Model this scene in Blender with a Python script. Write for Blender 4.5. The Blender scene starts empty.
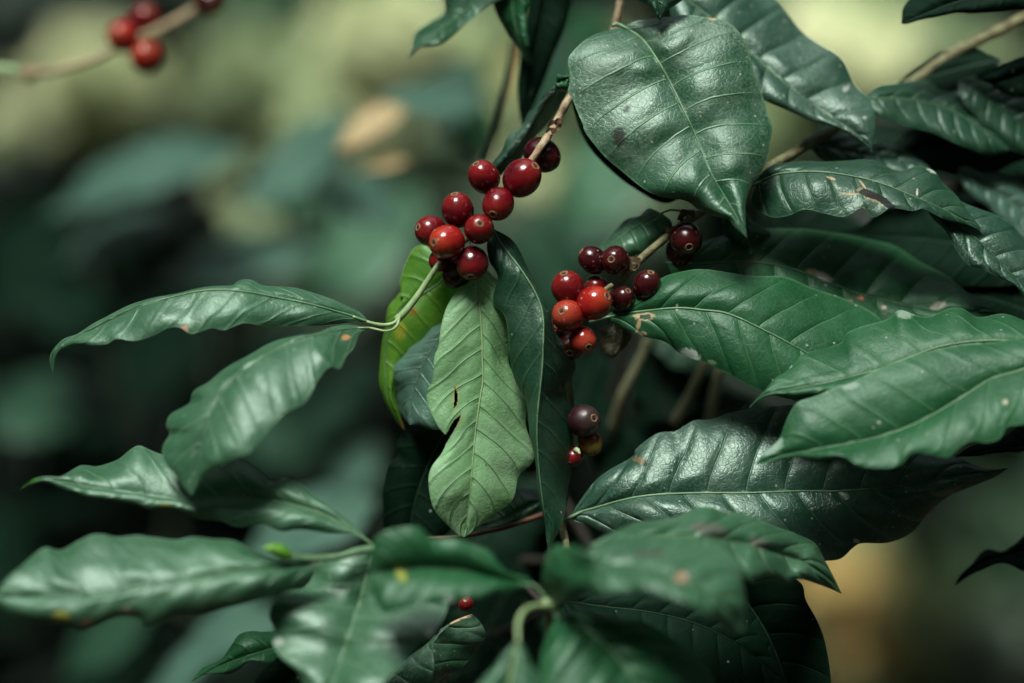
import bpy, math, random
from mathutils import Vector, Matrix, noise
R = math.radians
random.seed(7)
sc = bpy.context.scene
col = sc.collection

# ------------------------------------------------------------------ camera
PITCH = R(12)
CAM = Vector((0, 0, 1.55))
DF = 1.05                      # distance to the plane in focus (m)
cd = bpy.data.cameras.new('camera'); cam = bpy.data.objects.new('camera', cd); col.objects.link(cam)
cam.location = CAM; cam.rotation_euler = (R(90) - PITCH, 0, 0)
cd.lens = 85; cd.sensor_width = 36; cd.clip_start = .05; cd.clip_end = 500
cd.dof.use_dof = True; cd.dof.focus_distance = DF; cd.dof.aperture_fstop = 1.8
sc.camera = cam
MW = Matrix.Translation(CAM) @ Matrix.Rotation(R(90) - PITCH, 4, 'X')
K = 36 / 85 / 1024
def P(x, y, z=0.0):            # photo pixel + centimetres in front of the focus plane -> world point
    d = DF - z / 100
    return MW @ Vector(((x - 512) * K * d, -(y - 341.5) * K * d, -d))
PX = K * DF                    # metres per pixel on the focus plane

# ------------------------------------------------------------------ materials
def mat(name):
    m = bpy.data.materials.new(name); m.use_nodes = True
    nt = m.node_tree; nt.nodes.clear()
    return m, nt, nt.nodes, nt.links
class G:
    def __init__(s, nt): s.nt = nt
    def n(s, t, **kw):
        nd = s.nt.nodes.new(t)
        for k, v in kw.items():
            if k.startswith('i_'):
                nd.inputs[k[2:].replace('_', ' ')].default_value = v
            else: setattr(nd, k, v)
        return nd
    def l(s, a, b): s.nt.links.new(a, b)
    def m(s, op, a, b=None, c=None, clamp=False):
        nd = s.nt.nodes.new('ShaderNodeMath'); nd.operation = op; nd.use_clamp = clamp
        for i, v in enumerate((a, b, c)):
            if v is None: continue
            if isinstance(v, (int, float)): nd.inputs[i].default_value = v
            else: s.nt.links.new(v, nd.inputs[i])
        return nd.outputs[0]
    def mix(s, f, a, b):
        nd = s.nt.nodes.new('ShaderNodeMix'); nd.data_type = 'RGBA'
        for sock, v in ((nd.inputs[0], f), (nd.inputs[6], a), (nd.inputs[7], b)):
            if isinstance(v, (int, float)): sock.default_value = v
            elif isinstance(v, tuple): sock.default_value = (*v, 1) if len(v) == 3 else v
            else: s.nt.links.new(v, sock)
        return nd.outputs[2]
    def noise(s, vec, scale, detail=3, rough=.55):
        nd = s.n('ShaderNodeTexNoise'); nd.inputs['Scale'].default_value = scale
        nd.inputs['Detail'].default_value = detail; nd.inputs['Roughness'].default_value = rough
        if vec is not None: s.l(vec, nd.inputs['Vector'])
        return nd.outputs['Fac']
    def ramp(s, f, a, b):      # smooth step a..b
        nd = s.n('ShaderNodeMapRange'); nd.interpolation_type = 'SMOOTHSTEP'
        s.l(f, nd.inputs[0]); nd.inputs[1].default_value = a; nd.inputs[2].default_value = b
        return nd.outputs[0]

def leaf_mat(name, ca, cb, vein, rough=.38, dust=.0, transl=.12, veinamt=.5, spec=.5, bump=.5):
    ca, cb, vein = (tuple(c * .74 for c in q) for q in (ca, cb, vein)); spec *= .84
    m, nt, N, L = mat(name); g = G(nt)
    geo = g.n('ShaderNodeTexCoord').outputs['Object']
    s = g.n('ShaderNodeAttribute', attribute_name='s').outputs['Fac']
    uv = g.n('ShaderNodeAttribute', attribute_name='tu')
    sep = g.n('ShaderNodeSeparateXYZ'); g.l(uv.outputs['Vector'], sep.inputs[0])
    t, u = sep.outputs[0], sep.outputs[1]
    spot = g.n('ShaderNodeAttribute', attribute_name='spot')
    au = g.m('ABSOLUTE', u)
    wob = g.m('MULTIPLY', g.m('SUBTRACT', g.noise(geo, 70, 2), .5), .16)
    fs = g.m('ABSOLUTE', g.m('SUBTRACT', g.m('FRACT', g.m('ADD', s, wob)), .5))      # .5 at a vein, 0 between
    line = g.ramp(fs, .455, .495)
    halo = g.ramp(fs, .30, .50)
    line = g.m('MULTIPLY', line, g.ramp(au, 1.0, .55))
    n1 = g.noise(geo, 28, 4); n2 = g.noise(geo, 160, 3); n3 = g.noise(geo, 1500, 2)
    f = g.m('ADD', g.m('MULTIPLY', g.ramp(n1, .35, .68), .7), g.m('MULTIPLY', g.ramp(n2, .3, .7), .3))
    base = g.mix(f, ca, cb)
    # fine net of tertiary veins
    vo = g.n('ShaderNodeTexVoronoi', feature='DISTANCE_TO_EDGE'); vo.inputs['Scale'].default_value = 420
    g.l(geo, vo.inputs['Vector'])
    net = g.m('MULTIPLY', g.ramp(vo.outputs['Distance'], .14, .0), .5)
    base = g.mix(g.m('MULTIPLY', net, .16 * veinamt * 2), base, vein)
    base = g.mix(g.m('MULTIPLY', line, veinamt), base, vein)
    edge = g.ramp(au, .955, .995)
    base = g.mix(g.m('MULTIPLY', edge, .35), base, vein)
    rgh = g.m('ADD', rough, g.m('MULTIPLY', g.m('SUBTRACT', n1, .5), .22))
    # pale specks and dust on the blade; on soft leaves it paints whitish sheen
    sp = g.n('ShaderNodeTexVoronoi'); sp.inputs['Scale'].default_value = 330; g.l(geo, sp.inputs['Vector'])
    rnd = g.m('FRACT', g.m('MULTIPLY', g.n('ShaderNodeSeparateColor').outputs[0], 1))
    sc_ = N.new('ShaderNodeSeparateColor'); g.l(sp.outputs['Color'], sc_.inputs[0])
    speck = g.m('MULTIPLY', g.ramp(sp.outputs['Distance'], .24, .10), g.ramp(sc_.outputs[0], 1 - .04 - dust * .22, 1 - .03 - dust * .22 + .02))
    base = g.mix(g.m('MULTIPLY', speck, .55), base, (.42, .44, .36))
    if dust:
        d = g.m('MULTIPLY', g.ramp(g.noise(geo, 900, 5, .75), .46, .72), g.ramp(g.noise(geo, 22, 3), .38, .62))
        d2 = g.m('MULTIPLY', g.ramp(g.noise(geo, 45, 6, .7), .42, .75), .5)
        dd = g.m('MULTIPLY', g.m('ADD', d, d2), dust, clamp=True)
        base = g.mix(dd, base, (.15, .22, .165))
        rgh = g.m('ADD', rgh, g.m('MULTIPLY', dd, .25))
    base = g.mix(spot.outputs['Alpha'], base, spot.outputs['Color'])
    h = g.m('ADD', g.m('MULTIPLY', line, -.9), g.m('MULTIPLY', net, -.18))
    h = g.m('ADD', h, g.m('MULTIPLY', n2, .9)); h = g.m('ADD', h, g.m('MULTIPLY', n3, .12))
    h = g.m('ADD', h, g.m('MULTIPLY', halo, -.5))
    b = g.n('ShaderNodeBump'); b.inputs['Distance'].default_value = .0009; b.inputs['Strength'].default_value = bump
    g.l(h, b.inputs['Height'])
    pr = g.n('ShaderNodeBsdfPrincipled'); g.l(base, pr.inputs['Base Color']); g.l(rgh, pr.inputs['Roughness'])
    g.l(g.m('MULTIPLY', g.m('SUBTRACT', 1, g.m('MULTIPLY', spot.outputs['Alpha'], .8)), spec * 1.7), pr.inputs['Specular IOR Level'])
    pr.inputs['Specular Tint'].default_value = (.76, 1, .86, 1)
    g.l(b.outputs[0], pr.inputs['Normal'])
    tr = g.n('ShaderNodeBsdfTranslucent')
    g.l(g.mix(.5, base, (ca[0] * 2.2, ca[1] * 2.6, ca[2])), tr.inputs['Color']); g.l(b.outputs[0], tr.inputs['Normal'])
    mx = g.n('ShaderNodeMixShader'); mx.inputs[0].default_value = transl
    g.l(pr.outputs[0], mx.inputs[1]); g.l(tr.outputs[0], mx.inputs[2])
    o = g.n('ShaderNodeOutputMaterial'); g.l(mx.outputs[0], o.inputs[0])
    return m

def simple_mat(name, ca, cb, rough=.6, scale=120, bump=.4, stretch=None, spec=.4, transl=0, lo=.35, hi=.65):
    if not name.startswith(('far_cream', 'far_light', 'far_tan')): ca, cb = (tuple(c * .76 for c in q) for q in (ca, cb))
    m, nt, N, L = mat(name); g = G(nt)
    co = g.n('ShaderNodeTexCoord').outputs['Object']
    n1 = g.noise(co, scale, 5, .65)
    base = g.mix(g.ramp(n1, lo, hi), ca, cb)
    pr = g.n('ShaderNodeBsdfPrincipled'); g.l(base, pr.inputs['Base Color'])
    pr.inputs['Roughness'].default_value = rough; pr.inputs['Specular IOR Level'].default_value = spec
    b = g.n('ShaderNodeBump'); b.inputs['Distance'].default_value = .0006; b.inputs['Strength'].default_value = bump
    g.l(g.noise(co, scale * 4, 4), b.inputs['Height']); g.l(b.outputs[0], pr.inputs['Normal'])
    out = pr.outputs[0]
    if transl:
        tr = g.n('ShaderNodeBsdfTranslucent'); g.l(base, tr.inputs['Color'])
        mx = g.n('ShaderNodeMixShader'); mx.inputs[0].default_value = transl
        g.l(out, mx.inputs[1]); g.l(tr.outputs[0], mx.inputs[2]); out = mx.outputs[0]
    o = g.n('ShaderNodeOutputMaterial'); g.l(out, o.inputs[0])
    return m

def cherry_mat(name, body, blotch, tip, tipamt, rough=.16, vein=.3):
    body, blotch, tip = (tuple(c * .78 for c in q) for q in (body, blotch, tip))
    m, nt, N, L = mat(name); g = G(nt)
    co = g.n('ShaderNodeTexCoord').outputs['Object']
    sep = g.n('ShaderNodeSeparateXYZ'); g.l(co, sep.inputs[0])
    inf = g.n('ShaderNodeObjectInfo').outputs['Random']
    ad = g.n('ShaderNodeVectorMath', operation='ADD'); g.l(co, ad.inputs[0])
    cb = g.n('ShaderNodeCombineXYZ'); g.l(inf, cb.inputs[0]); g.l(inf, cb.inputs[1]); g.l(ad.inputs[1].links[0].from_socket if ad.inputs[1].links else cb.outputs[0], ad.inputs[1])
    v = ad.outputs[0]
    base = g.mix(g.ramp(g.noise(v, 95, 3), .38, .66), body, blotch)
    # meridian streaks that run from stalk to navel
    mp = g.n('ShaderNodeMapping'); mp.inputs['Scale'].default_value = (1, 1, .18); g.l(v, mp.inputs[0])
    base = g.mix(g.m('MULTIPLY', g.ramp(g.noise(mp.outputs[0], 420, 4), .52, .7), vein), base, blotch)
    zz = g.m('ADD', sep.outputs[2], g.m('MULTIPLY', g.m('SUBTRACT', g.noise(v, 160, 3), .5), .004))
    base = g.mix(g.m('MULTIPLY', g.ramp(zz, .0005, .0068), tipamt), base, tip)
    vo = g.n('ShaderNodeTexVoronoi'); vo.inputs['Scale'].default_value = 420; g.l(v, vo.inputs['Vector'])
    sc_ = N.new('ShaderNodeSeparateColor'); g.l(vo.outputs['Color'], sc_.inputs[0])
    speck = g.m('MULTIPLY', g.ramp(vo.outputs['Distance'], .26, .12), g.ramp(sc_.outputs[0], .86, .9))
    base = g.mix(g.m('MULTIPLY', speck, .45), base, (.5, .36, .26))
    pr = g.n('ShaderNodeBsdfPrincipled'); g.l(base, pr.inputs['Base Color'])
    g.l(g.m('ADD', rough, g.m('MULTIPLY', g.ramp(g.noise(v, 200, 4), .4, .75), .20)), pr.inputs['Roughness'])
    pr.inputs['Specular IOR Level'].default_value = .5
    pr.inputs['Subsurface Weight'].default_value = .18; pr.inputs['Subsurface Radius'].default_value = (1, .12, .08); pr.inputs['Subsurface Scale'].default_value = .003
    b = g.n('ShaderNodeBump'); b.inputs['Distance'].default_value = .0004; b.inputs['Strength'].default_value = .35
    g.l(g.noise(v, 230, 4), b.inputs['Height']); g.l(b.outputs[0], pr.inputs['Normal'])
    o = g.n('ShaderNodeOutputMaterial'); g.l(pr.outputs[0], o.inputs[0])
    return m

LM = {
 'mid':   leaf_mat('leaf_mid_green', (.006,.072,.022), (.014,.108,.036), (.12,.30,.13), .46, .16, .12, .40, .30),
 'soft':  leaf_mat('leaf_soft_green', (.020,.100,.040), (.048,.165,.078), (.22,.40,.24), .44, .35, .16, .42, .6),  # dusty tint here stands in for whitish sheen
 'pale':  leaf_mat('leaf_pale_green', (.22,.48,.20), (.35,.60,.34), (.10,.23,.09), .50, .02, .26, .55, .45, .7),
 'dark':  leaf_mat('leaf_dark_green', (.004,.040,.017), (.010,.062,.028), (.09,.22,.11), .42, .20, .08, .5, .45),
 'deep':  leaf_mat('leaf_deep_shade_green', (.002,.012,.006), (.004,.020,.010), (.015,.04,.02), .65, .0, .04, .2, .05),  # shade painted into a near-black leaf colour
 'dusty': leaf_mat('leaf_dusty_green', (.006,.056,.022), (.016,.088,.040), (.15,.34,.15), .40, .80, .08, .62, .5, .5),
 'blue':  leaf_mat('leaf_glossy_green', (.006,.045,.024), (.013,.068,.038), (.09,.20,.12), .38, .50, .08, .5, .55, .6),
 'yell':  leaf_mat('leaf_yellow_green', (.06,.26,.016), (.13,.33,.022), (.26,.38,.09), .45, .0, .38, .5),
 'gray':  leaf_mat('leaf_grey_green', (.045,.125,.088), (.085,.185,.135), (.2,.3,.2), .40, .0, .12, .4, .6),
 'brown': leaf_mat('leaf_dry_brown', (.07,.05,.02), (.035,.045,.02), (.2,.14,.07), .6, .3, .1, .5),
}
M_rib = simple_mat('midrib_green', (.16,.30,.15), (.10,.22,.11), .45, 200, .2)
M_ribd = simple_mat('midrib_dark_green', (.045,.11,.055), (.03,.08,.04), .45, 200, .2)
M_ribp = simple_mat('midrib_pale', (.36,.50,.24), (.28,.42,.2), .45, 200, .2)
M_stalk = simple_mat('stalk_fresh_green', (.34,.50,.24), (.24,.40,.16), .42, 220, .25)
M_twig = simple_mat('twig_tan_bark', (.50,.42,.27), (.30,.20,.11), .6, 260, .9)
M_twigg = simple_mat('twig_olive_bark', (.24,.26,.12), (.12,.10,.045), .6, 260, .9)
M_bark = simple_mat('dark_bark', (.030,.028,.016), (.012,.012,.007), .75, 150, 1)
M_brown = simple_mat('stem_red_brown', (.13,.055,.025), (.06,.03,.015), .6, 150, .6)
M_pink = simple_mat('twig_pinkish_bark', (.44,.34,.20), (.32,.27,.14), .6, 90, .6)
M_navel = simple_mat('navel_ring', (.34,.20,.10), (.16,.09,.04), .7, 700, .8)
M_navelc = simple_mat('navel_pit', (.012,.007,.004), (.03,.015,.008), .8, 700, .8)
M_twigl = simple_mat('twig_pale_olive', (.30,.32,.17), (.20,.20,.11), .6, 160, .6)
M_stemf = simple_mat('far_stem_green', (.02,.045,.02), (.012,.03,.012), .7, 100, .5)
M_scale = simple_mat('dry_bract', (.22,.13,.06), (.10,.06,.03), .8, 500, 1)
M_bud = simple_mat('young_bud_green', (.16,.42,.03), (.10,.30,.03), .4, 200, .2, transl=.2)
CM = {
 'red':    cherry_mat('cherry_ripe_red', (.150,.004,.008), (.070,.003,.006), (.26,.018,.012), .5),
 'bright': cherry_mat('cherry_bright_red', (.32,.012,.009), (.20,.007,.007), (.42,.050,.018), .7),
 'orange': cherry_mat('cherry_orange_red', (.30,.014,.010), (.20,.008,.008), (.38,.055,.026), .9),
 'wine':   cherry_mat('cherry_dark_wine', (.040,.003,.005), (.020,.002,.003), (.07,.010,.008), .5),
 'purple': cherry_mat('cherry_dusky_purple', (.035,.006,.008), (.014,.004,.008), (.05,.035,.03), .8, .3),
 'olive':  cherry_mat('cherry_olive_yellow', (.20,.11,.012), (.22,.045,.012), (.25,.20,.03), .8),
}

# ------------------------------------------------------------------ mesh helpers
def build(name, vs, fs, m, parent=None, smooth=True):
    me = bpy.data.meshes.new(name); me.from_pydata([tuple(v) for v in vs], [], fs)
    me.materials.append(m)
    if smooth: me.polygons.foreach_set('use_smooth', [True] * len(me.polygons))
    me.update()
    o = bpy.data.objects.new(name, me); col.objects.link(o)
    if parent is not None: o.parent = parent; o.matrix_parent_inverse = Matrix.Translation(ploc(parent)).inverted()
    return o
def ploc(p):
    v = Vector(p.location)
    while p.parent: p = p.parent; v = v  # parts keep world coordinates in their mesh, so only the thing is offset
    return Vector(p.location) if not isinstance(p, Vector) else p
def thing(name, label, cat, loc, group=None):
    o = bpy.data.objects.new(name, None); col.objects.link(o); o.location = loc
    o.empty_display_size = .05
    o['label'] = label; o['category'] = cat
    if group: o['group'] = group
    return o
def crom(pts, n):
    """n+1 points spread evenly by length over a Catmull-Rom curve through pts (tuples of any length)"""
    k = len(pts); D = len(pts[0])
    if k == 2: dense = [tuple(pts[0][j] + (pts[1][j] - pts[0][j]) * i / 20 for j in range(D)) for i in range(21)]
    else:
        dense = []
        for i in range(k - 1):
            p1, p2 = pts[i], pts[i + 1]
            p0 = pts[i - 1] if i else tuple(2 * a - b for a, b in zip(p1, p2))
            p3 = pts[i + 2] if i + 2 < k else tuple(2 * a - b for a, b in zip(p2, p1))
            for q in range(10):
                t = q / 10
                dense.append(tuple(.5 * (2 * p1[j] + (p2[j] - p0[j]) * t + (2 * p0[j] - 5 * p1[j] + 4 * p2[j] - p3[j]) * t * t
                             + (3 * p1[j] - p0[j] - 3 * p2[j] + p3[j]) * t ** 3) for j in range(D)))
        dense.append(tuple(pts[-1]))
    cum = [0]
    for a, b in zip(dense, dense[1:]): cum.append(cum[-1] + math.hypot(a[0] - b[0], a[1] - b[1]) + 1e-6 + (abs(a[2]-b[2]) if D > 2 and D != 4 else 0))
    out = []; j = 0
    for i in range(n + 1):
        d = cum[-1] * i / n
        while j < len(cum) - 2 and cum[j + 1] < d: j += 1
        f = (d - cum[j]) / (cum[j + 1] - cum[j])
        out.append(tuple(a + (b - a) * min(1, max(0, f)) for a, b in zip(dense[j], dense[j + 1])))
    return out
def prof(vals, t):
    if isinstance(vals, (int, float)): return vals
    x = t * (len(vals) - 1); i = min(int(x), len(vals) - 2); f = x - i
    f = f * f * (3 - 2 * f)
    return vals[i] * (1 - f) + vals[i + 1] * f
def tube(name, pts, rad, m, parent, sides=10, n=None, lump=0.0, caps=True):
    """pts world Vectors, rad list or number (metres)"""
    n = n or max(6, 5 * (len(pts) - 1))
    cs = crom([tuple(p) for p in pts], n)
    cs = [Vector(c) for c in cs]; vs = []; fs = []
    up = Vector((0, .3, 1)).normalized()
    for i, c in enumerate(cs):
        a = cs[max(0, i - 1)]; b = cs[min(n, i + 1)]; d = (b - a).normalized()
        x = d.cross(up); x = x.normalized() if x.length > 1e-4 else Vector((1, 0, 0)); y = x.cross(d).normalized()
        r = prof(rad, i / n)
        for k in range(sides):
            an = 2 * math.pi * k / sides
            rr = r * (1 + lump * noise.noise(c * 180 + Vector((math.cos(an), math.sin(an), 0)) * .8))
            vs.append(c + x * math.cos(an) * rr + y * math.sin(an) * rr)
        if i:
            for k in range(sides):
                q = (i - 1) * sides; k2 = (k + 1) % sides
                fs.append((q + k, q + k2, q + sides + k2, q + sides + k))
    if caps:
        fs.append(tuple(range(sides - 1, -1, -1))); fs.append(tuple(n * sides + k for k in range(sides)))
    return build(name, vs, fs, m, parent)

def inpoly(x, y, p):
    c = False; j = len(p) - 1
    for i in range(len(p)):
        if (p[i][1] > y) != (p[j][1] > y) and x < (p[j][0] - p[i][0]) * (y - p[i][1]) / (p[j][1] - p[i][1]) + p[i][0]: c = not c
        j = i
    return c

seed_n = [0]
def leaf(parent, mk, mid, A, B, zm=0, za=0, zb=0, bulge=.25, nv=9, quilt=.05, ripple=.06, rp=2.3, k=.16,
         pet=None, ribw=1.5, rib=None, spots=(), holes=(), NT=130, NU=22, label=None, petmat=None, name='leaf'):
    """mid: (x,y) from base to tip; A, B: the two margins from base to tip; z values in cm towards the viewer"""
    seed_n[0] += 1; sd = seed_n[0] * 13.7
    cm = crom(mid, NT); ca = crom([mid[0]] + list(A) + [mid[-1]], NT); cb = crom([mid[0]] + list(B) + [mid[-1]], NT)
    W = 2 * NU + 1; px = []; pos = []; S = []; TU = []
    for i in range(NT + 1):
        t = i / NT; z0 = prof(zm, t)
        for j in range(W):
            u = (j - NU) / NU; a = abs(u)
            e = ca[i] if u < 0 else cb[i]; ze = prof(za if u < 0 else zb, t)
            x = cm[i][0] + (e[0] - cm[i][0]) * a; y = cm[i][1] + (e[1] - cm[i][1]) * a
            ft = min(1, 6 * t, 6 * (1 - t))
            z = z0 + ze * a * ft + bulge * 4 * a * (1 - a) * ft
            px.append((x, y)); pos.append(P(x, y, z))
            S.append(nv * (t * 1.05 - k * a ** 1.25 * (1 - .35 * t)) + (.35 if u < 0 else 0)); TU.append((t, u, 0))
    def at(i, j): return pos[i * W + j]
    out = []
    for i in range(NT + 1):
        t = i / NT; ft = min(1, 7 * t, 7 * (1 - t))
        for j in range(W):
            du = at(i, min(W - 1, j + 1)) - at(i, max(0, j - 1)); dv = at(min(NT, i + 1), j) - at(max(0, i - 1), j)
            nn = du.cross(dv)
            nn = nn.normalized() if nn.length > 1e-12 else Vector((0, -1, 0))
            p = at(i, j)
            if nn.dot(CAM - p) < 0: nn = -nn
            u_ = TU[i * W + j][1]; a = abs(u_); s = S[i * W + j]; fr = s - math.floor(s)
            q = (1 - (2 * fr - 1) ** 2) ** .8 * min(1, a * 4) * max(0, 1 - a * .95) * (.75 + .9 * noise.noise(Vector((math.floor(s) * 1.7 + (9 if u_ < 0 else 0), a * 2, sd))))
            rr = a ** 2.2 * (.45 * math.sin(2 * math.pi * s * .5 + sd) * (.6 + noise.noise(Vector((t * 5, a, sd)))) + 1.1 * noise.noise(Vector((t * 8 + (3 if u_ < 0 else 0), a * 1.5, sd + 5))))
            lo = noise.noise(Vector((t * 3.2, u_ * 1.3, sd))) * .16 * min(1, a * 3)
            out.append(p + nn * ((quilt * q + ripple * 2 * rr + lo) / 100 * ft))
    fs = []; drop = set()
    for i in range(NT):
        for j in range(W - 1):
            a, b, c, d = i * W + j, i * W + j + 1, (i + 1) * W + j + 1, (i + 1) * W + j
            if holes:
                cx = sum(px[q][0] for q in (a, b, c, d)) / 4; cy = sum(px[q][1] for q in (a, b, c, d)) / 4
                if any(inpoly(cx, cy, h) for h in holes): continue
            fs.append((a, b, c, d))
    o = build(name, out, fs, LM[mk], parent)
    me = o.data
    at1 = me.attributes.new('s', 'FLOAT', 'POINT'); at1.data.foreach_set('value', S)
    at2 = me.attributes.new('tu', 'FLOAT_VECTOR', 'POINT'); at2.data.foreach_set('vector', [c for v in TU for c in v])
    at3 = me.attributes.new('spot', 'FLOAT_COLOR', 'POINT'); cc = []
    for (x, y) in px:
        best = (0, 0, 0, 0)
        for (sx, sy, rx, ry, an, c) in spots:
            ax = (x - sx) * math.cos(an) + (y - sy) * math.sin(an); ay = -(x - sx) * math.sin(an) + (y - sy) * math.cos(an)
            d = math.hypot(ax / rx, ay / ry) + .35 * noise.noise(Vector((x * .4, y * .4, sx)))
            w = max(0, min(1, (1.15 - d) / .35))
            if w > best[3]: best = (*c, w)
        best = (*best[:3], best[3] * .85)
        cc.extend(best)
    at3.data.foreach_set('color', cc)
    # the midrib (and leaf stalk) as a raised cord
    rm = rib or {'pale': M_ribp, 'dark': M_ribd, 'deep': M_ribd, 'blue': M_ribd, 'brown': M_scale}.get(mk, M_rib)
    mp = [out[i * W + NU] for i in range(0, NT - 3, 6)]
    toc = lambda p: p + (CAM - p).normalized() * .0003
    pts = [toc(p) for p in mp]
    r1 = ribw * PX / 2
    rads = [r1, r1 * .9, r1 * .75, r1 * .55, r1 * .35, r1 * .15]
    tube('midrib', pts, rads, rm, o, 8, n=60, caps=True)
    if pet:
        pp = [P(*q) for q in pet] + [pts[0], pts[1]]
        tube('leaf_stalk', pp, [r1 * 1.5, r1 * 1.5, r1 * 1.3, r1 * 1.02], petmat or rm, o, 10)
    if label: o['label'] = label
    return o

def auto_leaf(parent, mk, b, t, w, z=(0, 0), tilt=(-1, 1), bend=0, **kw):
    """leaf from base pixel b to tip pixel t, half width w px, with a bend; tilt = depth of the two margins"""
    rnd = random.Random(seed_n[0] * 7 + 1)
    bx, by = b; tx, ty = t; L = math.hypot(tx - bx, ty - by); dx, dy = (tx - bx) / L, (ty - by) / L; nx, ny = -dy, dx
    if ny > 0: nx, ny = -nx, -ny          # A = the upper margin
    mid = [(bx + dx * L * f + nx * bend * math.sin(math.pi * f), by + dy * L * f + ny * bend * math.sin(math.pi * f)) for f in (0, .2, .4, .6, .8, 1)]
    A = []; B = []
    for f in (.06, .14, .22, .3, .38, .46, .54, .62, .7, .78, .86, .93, .97):
        ww = w * (math.sin(math.pi * f ** .85) ** .8) * (1 if f < .86 else .72)
        mx = bx + dx * L * f + nx * bend * math.sin(math.pi * f); my = by + dy * L * f + ny * bend * math.sin(math.pi * f)
        ja = 1 + rnd.uniform(-.09, .09); jb = 1 + rnd.uniform(-.09, .09)
        A.append((mx + nx * ww * ja, my + ny * ww * ja)); B.append((mx - nx * ww * jb, my - ny * ww * jb))
    kw.setdefault('NT', 70); kw.setdefault('NU', 12)
    return leaf(parent, mk, mid, A, B, zm=list(z) if len(z) > 1 else z[0], za=tilt[0], zb=tilt[1], **kw)

cherry_meshes = {}
def cherry_mesh(kind):
    if kind in cherry_meshes: return cherry_meshes[kind]
    n, mseg = 26, 36; vs = [(0, 0, 1.06)]; fs = []
    prof_ = []
    for i in range(1, n):
        th = math.pi * i / n; r = math.sin(th); z = math.cos(th) * 1.06
        if th < .42: z -= .055 * (1 - (th / .42) ** 2) ** 2
        if th > 2.8: z += .10 * ((th - 2.8) / .34) ** 2
        prof_.append((r, z))
    for r, z in prof_:
        for k in range(mseg):
            a = 2 * math.pi * k / mseg; w = 1 + .018 * math.cos(2 * a) + .02 * noise.noise(Vector((math.cos(a) * r, math.sin(a) * r, z)) * 1.3)
            vs.append((r * math.cos(a) * w, r * math.sin(a) * w, z))
    vs.append((0, 0, -.96))
    vs[0] = (0, 0, 1.0)
    for k in range(mseg): fs.append((0, 1 + k, 1 + (k + 1) % mseg))
    for i in range(n - 2):
        for k in range(mseg):
            a = 1 + i * mseg; b = a + mseg; k2 = (k + 1) % mseg
            fs.append((a + k, b + k, b + k2, a + k2))
    a = 1 + (n - 2) * mseg
    for k in range(mseg): fs.append((a + k, len(vs) - 1, a + (k + 1) % mseg))
    R0 = .0066
    me = bpy.data.meshes.new('cherry'); me.from_pydata([(x * R0, y * R0, z * R0) for x, y, z in vs], [], fs)
    me.materials.append(CM[kind]); me.polygons.foreach_set('use_smooth', [True] * len(me.polygons)); me.update()
    # ring and pit of the navel
    def lathe(p, m, nm):
        v = []; f = []; sg = 24
        for (r, z) in p:
            for k in range(sg):
                a = 2 * math.pi * k / sg; w = 1 + .10 * noise.noise(Vector((math.cos(a) * 2, math.sin(a) * 2, z * 9)))
                v.append((r * R0 * math.cos(a) * w, r * R0 * math.sin(a) * w, z * R0 + .012 * R0 * noise.noise(Vector((math.cos(a) * 3, math.sin(a) * 3, r * 9)))))
        for i in range(len(p) - 1):
            for k in range(sg): f.append((i * sg + k, i * sg + (k + 1) % sg, (i + 1) * sg + (k + 1) % sg, (i + 1) * sg + k))
        x = bpy.data.meshes.new(nm); x.from_pydata(v, [], f); x.materials.append(m)
        x.polygons.foreach_set('use_smooth', [True] * len(x.polygons)); x.update(); return x
    ring = lathe([(.27, .985), (.25, 1.03), (.21, 1.045), (.17, 1.03), (.14, 1.005), (.13, .99)], M_navel, 'navel_ring')
    pit = lathe([(.15, 1.0), (.11, 1.005), (.05, 1.012), (.035, 1.03), (.001, 1.035)], M_navelc, 'navel_pit')
    cherry_meshes[kind] = (me, ring, pit); return cherry_meshes[kind]
def cherry(parent, kind, x, y, r, z=0, nav=None, label=None, stalk=None):
    me, ring, pit = cherry_mesh(kind)
    d = DF - z / 100; rad = r * K * d
    c = P(x, y, z)
    if nav is None: nav = (random.uniform(-.6, .6) * r + x, random.uniform(-.3, .6) * r + y)
    dx = (nav[0] - x) / r; dy = (nav[1] - y) / r; q = math.hypot(dx, dy)
    if q > .985: dx, dy = dx / q * .985, dy / q * .985
    dz = math.sqrt(max(0.02, 1 - dx * dx - dy * dy))
    ax = MW.to_3x3() @ Vector((dx, -dy, dz)).normalized()
    rot = ax.to_track_quat('Z', 'Y').to_matrix() @ Matrix.Rotation(random.uniform(0, 6), 3, 'Z')
    o = bpy.data.objects.new('cherry', me); col.objects.link(o); o.parent = parent
    o.matrix_parent_inverse = Matrix.Translation(parent.location).inverted()
    s = rad / .0066 * 1.05
    cr = random.Random(int(x * 7 + y)); sx, sy, sz = s * cr.uniform(.93, 1.0), s * cr.uniform(.95, 1.02), s * cr.uniform(1.0, 1.10)
    o.matrix_basis = Matrix.Translation(c) @ rot.to_4x4() @ Matrix.Diagonal((sx, sy, sz, 1))
    for nm, m in (('navel_ring', ring), ('navel_pit', pit)):
        w = bpy.data.objects.new(nm, m); col.objects.link(w); w.parent = o
    if label: o['label'] = label
    return o
# matrix_parent_inverse + matrix_world handled explicitly: give world coordinates through basis
_build = build
def build(name, vs, fs, m, parent=None, smooth=True):
    o = _build(name, vs, fs, m, None, smooth)
    if parent is not None:
        o.parent = parent
        root = parent
        while root.parent: root = root.parent
        if parent is root: o.matrix_parent_inverse = Matrix.Translation(root.location).inverted()
    return o

def P3(pts): return [P(*p) for p in pts]
BROWN = (.10, .055, .03); PINK = (.40, .25, .17); YEL = (.24, .28, .05); BLK = (.022, .020, .018); TAN = (.40, .32, .18); WHT = (.55, .56, .50)

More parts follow.
